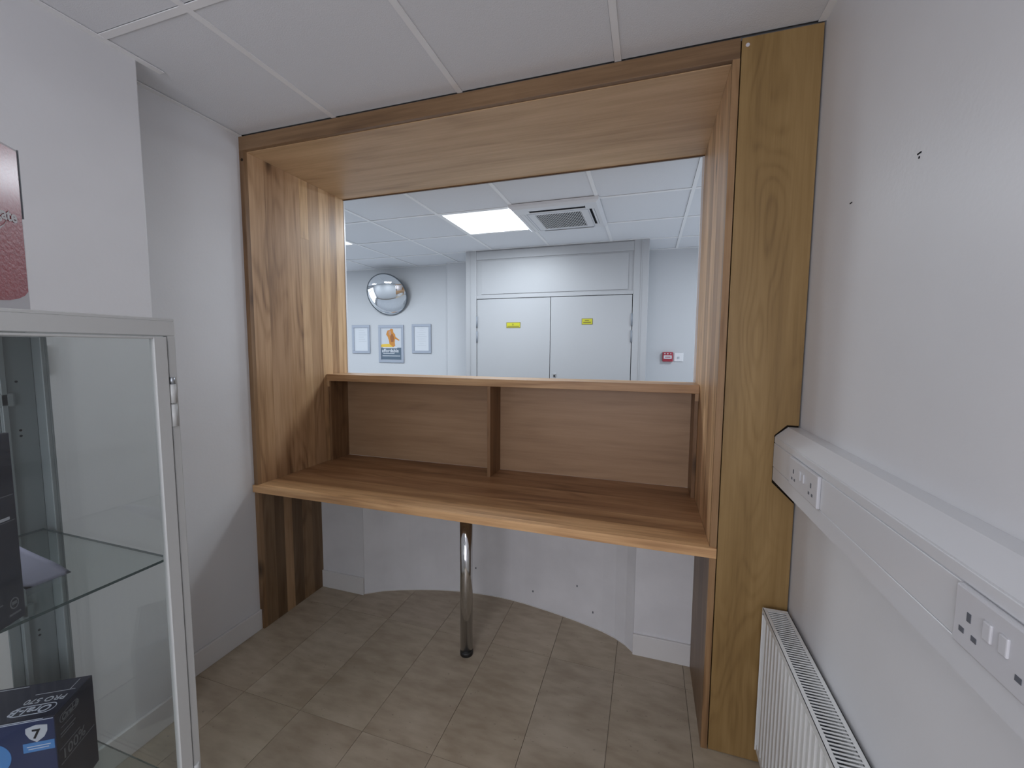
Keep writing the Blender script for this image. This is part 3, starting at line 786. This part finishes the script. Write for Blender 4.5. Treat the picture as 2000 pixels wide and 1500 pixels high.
for (x0, x1, y0, y1, lx) in ((CX1-.016, CX1-.001, CY1-.014, CY1, 1), (CX1-.016, CX1-.001, CY0, CY0+.014, 1)):
    bm = bmesh.new(); bx(bm, x0, y0, 0, x1, y1, CZ1-.0345); obj('post', bm, m_cab, t, bev=.0015)
# rear posts: folded channel, a side flange and a wide back flange with stepped edges
for s, yy in ((1, CY1), (-1, CY0)):
    bm = bmesh.new()
    def by(x0, a, x1, b, z0=0, z1=CZ1-.0345):
        bx(bm, x0, yy-s*a, z0, x1, yy-s*b, z1)
    by(CX0+.004, 0, CX0+.062, .004); by(CX0+.056, .004, CX0+.062, .012)
    by(CX0+.004, .004, CX0+.010, .062); by(CX0+.010, .052, CX0+.018, .062); by(CX0+.004, .062, CX0+.007, .082)
    po = obj('post', bm, m_cabin, t, bev=.001, seg=1)
    bm = bmesh.new()
    for z in (1.283, 1.270, .800, .787, 1.395):
        cyl(bm, (CX0+.0098, yy-s*.034, z), (CX0+.0108, yy-s*.034, z), .0026, n=10)
    obj('peg_hole', bm, m_dark, po)
    for z in (1.355, .86):
        bm = bmesh.new(); bx(bm, CX0+.010, yy-s*.040, z-.016, CX0+.018, yy-s*.066, z+.016); obj('shelf_clip', bm, m_cabin, po, bev=.004)
box('side_glass', (CX0+.062, CY1-.009, CZ0+.03, CX1-.016, CY1-.005, CZ1-.034), m_glass, t)
box('side_glass', (CX0+.062, CY0+.005, CZ0+.03, CX1-.016, CY0+.009, CZ1-.034), m_glass, t)
box('back_glass', (CX0+.003, CY0+.06, CZ0+.03, CX0+.0065, CY1-.075, CZ1-.034), m_glass, t)
# glass shelves
def glass_shelf(z, x0=CX0+.02, x1=CX1-.030, y0=CY0+.012, y1=CY1-.016):
    bm = bmesh.new(); fs = bx(bm, x0, y0, z-.005, x1, y1, z)
    bm.faces.ensure_lookup_table()
    for f in bm.faces:
        f.normal_update()
        if abs(f.normal.z) < .5: f.material_index = 1
    return obj('glass_shelf', bm, [m_shelfglass, m_glassedge], t)
glass_shelf(1.045); glass_shelf(.545)
# door
dy0, dy1 = CY0+.004, CY1-.0165
dz0, dz1 = CZ0+.002, CZ1-.036
dx0, dx1 = CX1-.013, CX1+.001
bm = bmesh.new(); st = .023
bx(bm, dx0, dy1-st, dz0, dx1, dy1, dz1); bx(bm, dx0, dy0, dz0, dx1, dy0+st, dz1)
bx(bm, dx0, dy0+st, dz0, dx1, dy1-st, dz0+.03)
bx(bm, dx0, dy0+st, dz1-.004, dx1, dy1-st, dz1)
dd = obj('door', bm, m_cab, t, bev=.001, seg=1)
box('door_glass', (CX1-.008, dy0+st-.004, dz0+.03, CX1-.004, dy1-st+.004, dz1-.003), m_glass, dd)
bm = bmesh.new()
for z0, z1 in ((1.365, 1.402), (1.318, 1.362), (.55, .585), (.50, .545)): cyl(bm, (CX1-.0025, CY1-.0095, z0), (CX1-.0025, CY1-.0095, z1), .0062, n=16)
obj('hinge', bm, m_cab, dd)
bm = bmesh.new()
for z0, z1 in ((1.402, 1.416),): cyl(bm, (CX1-.0025, CY1-.0095, z0), (CX1-.0025, CY1-.0095, z1), .0046, n=12)
obj('hinge_pin', bm, m_cream, dd)

# ---- red display carton on top of the cabinet
def rotated(name, lab, cat, corner, ang, z):
    """local frame: +X = along the shown face away from the viewer's left, +Y = back from the face"""
    o = thing(name, lab, cat, (corner[0], corner[1], z), ang)
    return o
# face direction towards the left of the picture is (.446,-.895): local -X
a = math.atan2(.809, -.588)
CH = .280
t = rotated('display_carton', 'glossy red and white toothpaste display carton standing on the glass cabinet', 'carton', (.300, -1.140), a, CZ1)
Wc = .20
bm = bmesh.new(); bx(bm, -Wc, 0, 0, 0, .07, CH); obj('carton_body', bm, m_cartonwhite, t, local=True, bev=.001)
bm = bmesh.new()
pts = [(-Wc+.003, CH-.004), (-.0035, CH-.004), (-.0035, .040), (-.012, .032), (-.025, .026), (-.045, .021), (-.07, .019), (-.10, .021), (-.14, .03), (-.17, .045), (-Wc+.003, .06)]
prism(bm, pts, 'Y', -.0008, .001); obj('red_print', bm, m_red, t, local=True)
fm = face_mtx((1, 0, 0), (0, 0, 1), (-.0975, -.0016, .154))
text('brand_lettering', 'Colgate', .026, m_cartonwhite, t, fm, bold=.0008)
bm = bmesh.new(); A = []; B = []
for k in range(17):
    u = k/16; x = -.100+.062*u; z = .146-.020*math.sin(math.pi*u)**.8+.006*u; th = .0045*math.sin(math.pi*min(1, u+.06))+.0004
    A.append((x, z)); B.append((x, z+th))
prism(bm, A+B[::-1], 'Y', -.0018, -.0006); obj('smile_swoosh', bm, m_cartonwhite, t, local=True)
bm = bmesh.new(); bx(bm, -.0005, -.0012, .165, .0012, .002, CH)
obj('dark_edge', bm, m_greyprint, t, local=True)
bm = bmesh.new(); prism(bm, [(.001, .035), (.016, .012), (.040, .045), (.040, .052), (.02, .085), (.001, .092)], 'Y', .045, .046)
obj('clear_flap', bm, glass('clear_film', (.93, .94, .95), .9, .04), t, local=True)

# ---- dark box on the upper glass shelf
a2 = math.atan2(.88, -.475)
t = rotated('appliance_box', 'tall dark navy box on the upper glass shelf of the cabinet', 'box', (.404, -1.222), a2, 1.045)
bm = bmesh.new(); bx(bm, -.072, 0, 0, 0, .16, .297); obj('carton_body', bm, m_navy, t, local=True, bev=.0012)
bm = bmesh.new()
ringv = [(-.017+.007*math.cos(k*math.pi/10), .030+.009*math.sin(k*math.pi/10)) for k in range(20)]
ring2 = [(-.017+.0055*math.cos(k*math.pi/10), .030+.0073*math.sin(k*math.pi/10)) for k in range(20)]
for k in range(20):
    prism(bm, [ringv[k], ringv[(k+1) % 20], ring2[(k+1) % 20], ring2[k]], 'Y', -.0006, .0003)
bx(bm, -.021, -.0006, .028, -.013, .0003, .033)
bx(bm, -.026, -.0006, .012, -.008, .0003, .015)
obj('printed_emblem', bm, m_greyprint, t, local=True)
bm = bmesh.new(); bx(bm, -.060, -.0006, .036, -.034, .0003, .0372); bx(bm, -.071, -.0006, .2, -.004, .0003, .2012)
bx(bm, -.071, -.0006, .160, -.004, .0003, .1608); obj('printed_lines', bm, m_greyprint, t, local=True)
bm = bmesh.new(); bx(bm, -.035, -.0007, .163, -.012, .0003, .1675); obj('silver_mark', bm, m_silver, t, local=True)

# ---- curled sheet standing in for an unclear white shape behind it
t = thing('curled_sheet', 'curled white sheet lying on the upper glass shelf behind the navy box', 'curled_sheet', (.21, -1.12, 1.0455))
bm = bmesh.new(); NX, NY = 12, 6
g = [[None]*(NY+1) for _ in range(NX+1)]
for i in range(NX+1):
    for j in range(NY+1):
        u = i/NX; v = j/NY
        x = -.15+.25*u; y = (-.052-.012*u)+(.062)*v+.008*math.sin(3*u)
        z = .001+.028*max(0, 1-u*1.6)**2*(v)+.004*math.sin(math.pi*u)*v
        g[i][j] = bm.verts.new((x, y, z))
for i in range(NX):
    for j in range(NY):
        f = bm.faces.new((g[i][j], g[i+1][j], g[i+1][j+1], g[i][j+1])); f.smooth = True
r = bmesh.ops.solidify(bm, geom=bm.faces[:], thickness=.0006)
obj('sheet', bm, m_curled, t, local=True)

# ---- toothbrush box on the lower shelf
# local: origin at front right bottom corner, -X = along the front to the picture's left, +Y = back
a3 = math.atan2(.55, .835)
HB = .205
t = rotated('toothbrush_box', 'dark blue electric toothbrush box on the lower glass shelf of the cabinet', 'box', (.252, -1.137), a3, .545)
bm = bmesh.new(); bx(bm, -.22, 0, 0, 0, .107, HB); obj('carton_body', bm, m_navy, t, local=True, bev=.0010)
bm = bmesh.new(); bx(bm, -.218, -.0006, .002, -.0015, .0004, HB-.002); obj('front_print', bm, m_blue, t, local=True)
bm = bmesh.new(); bx(bm, -.218, .0015, HB-.0005, -.0012, .1055, HB+.0005)
obj('top_print', bm, paint('carton_deep_blue_print', (.008, .011, .032), .4, spec=.3), t, local=True)
# edge line
bm = bmesh.new(); bx(bm, -.218, -.0010, HB-.0042, -.0025, .0005, HB-.0030); bx(bm, -.218, -.0010, HB-.0014, -.018, .0005, HB-.0006)
obj('edge_line', bm, m_whiteprint, t, local=True)
# shield with 7
bm = bmesh.new()
sh = [(-.046, .188), (-.030, .193), (-.012, .190), (-.0125, .178), (-.018, .166), (-.030, .157), (-.041, .166), (-.0465, .178)]
prism(bm, sh, 'Y', -.0012, .0004); obj('shield_emblem', bm, m_silver, t, local=True)
text('shield_number', '7', .026, m_dark, t, face_mtx((1, 0, 0), (0, 0, 1), (-.0365, -.0016, .166)), bold=.0006)
bm = bmesh.new(); bx(bm, -.052, -.0011, .138, -.003, .0004, .157); obj('blue_banner', bm, m_blueglow, t, local=True)
bm = bmesh.new(); bx(bm, -.046, -.0014, .1485, -.009, -.0008, .1500); bx(bm, -.044, -.0014, .1435, -.012, -.0008, .1450); obj('banner_print', bm, m_whiteprint, t, local=True)
bm = bmesh.new(); cyl(bm, (-.105, -.0010, .135), (-.105, .0004, .135), .034, n=40); obj('blue_disc', bm, m_blueglow, t, local=True)
# top face lettering, read from behind: right = -X, up = -Y
TZ = HB+.0008
def pill(bm, cx, cy, hw, hh, fn, n=10, w=.0013):
    def loop(r, hw2):
        p = []
        for k in range(n+1): p.append((cx+hw2-r+r*math.cos(-math.pi/2+math.pi*k/n), cy+r*math.sin(-math.pi/2+math.pi*k/n)))
        for k in range(n+1): p.append((cx-hw2+r+r*math.cos(math.pi/2+math.pi*k/n), cy+r*math.sin(math.pi/2+math.pi*k/n)))
        return p
    o, i = loop(hh, hw), loop(hh-w, hw-w)
    for k in range(len(o)):
        k2 = (k+1) % len(o); fn(bm, [o[k], o[k2], i[k2], i[k]])
bm = bmesh.new(); pill(bm, -.050, .026, .036, .0125, lambda b, q: prism(b, q, 'Z', HB, HB+.0011)); obj('logo_outline', bm, m_whiteprint, t, local=True)
text('logo_lettering', 'Oral-B', .024, m_whiteprint, t, face_mtx((-1, 0, 0), (0, -1, 0), (-.0205, .0335, TZ)), bold=.0003, shear=.15)
text('model_lettering', 'PRO 570', .0185, m_silver, t, face_mtx((-1, 0, 0), (0, -1, 0), (-.012, .0570, TZ)), bold=.0001)
bm = bmesh.new(); bx(bm, -.075, .0695, HB, -.008, .0703, HB+.0009); bx(bm, -.018, .0703, HB, -.0172, .100, HB+.0009); bx(bm, -.218, .0995, HB, -.105, .1007, HB+.0009)
obj('top_lines', bm, m_silver, t, local=True)
# right side lettering: right = +Y, up = +Z
def pr_x(b, q): prism(b, q, 'X', -.0003, .0009)
bm = bmesh.new(); pill(bm, .036, .184, .026, .0085, pr_x, w=.0010); obj('logo_outline', bm, m_greyprint, t, local=True)
text('logo_lettering', 'Oral-B', .0165, m_greyprint, t, face_mtx((0, 1, 0), (0, 0, 1), (.0008, .0145, .1785)), bold=.0004, shear=.15)
bm = bmesh.new(); bx(bm, -.0003, .012, .1660, .0008, .045, .1668); bx(bm, -.0003, .010, .1535, .0008, .050, .1550); bx(bm, -.0003, .010, .1475, .0008, .044, .1488)
bx(bm, -.0003, .006, .124, .0008, .060, .1250); bx(bm, -.0003, .006, .092, .0008, .100, .0932)
obj('side_print', bm, m_greyprint, t, local=True)
text('side_lettering', '100%', .030, m_greyprint, t, face_mtx((0, 1, 0), (0, 0, 1), (.0008, .008, .0985)), bold=.0)
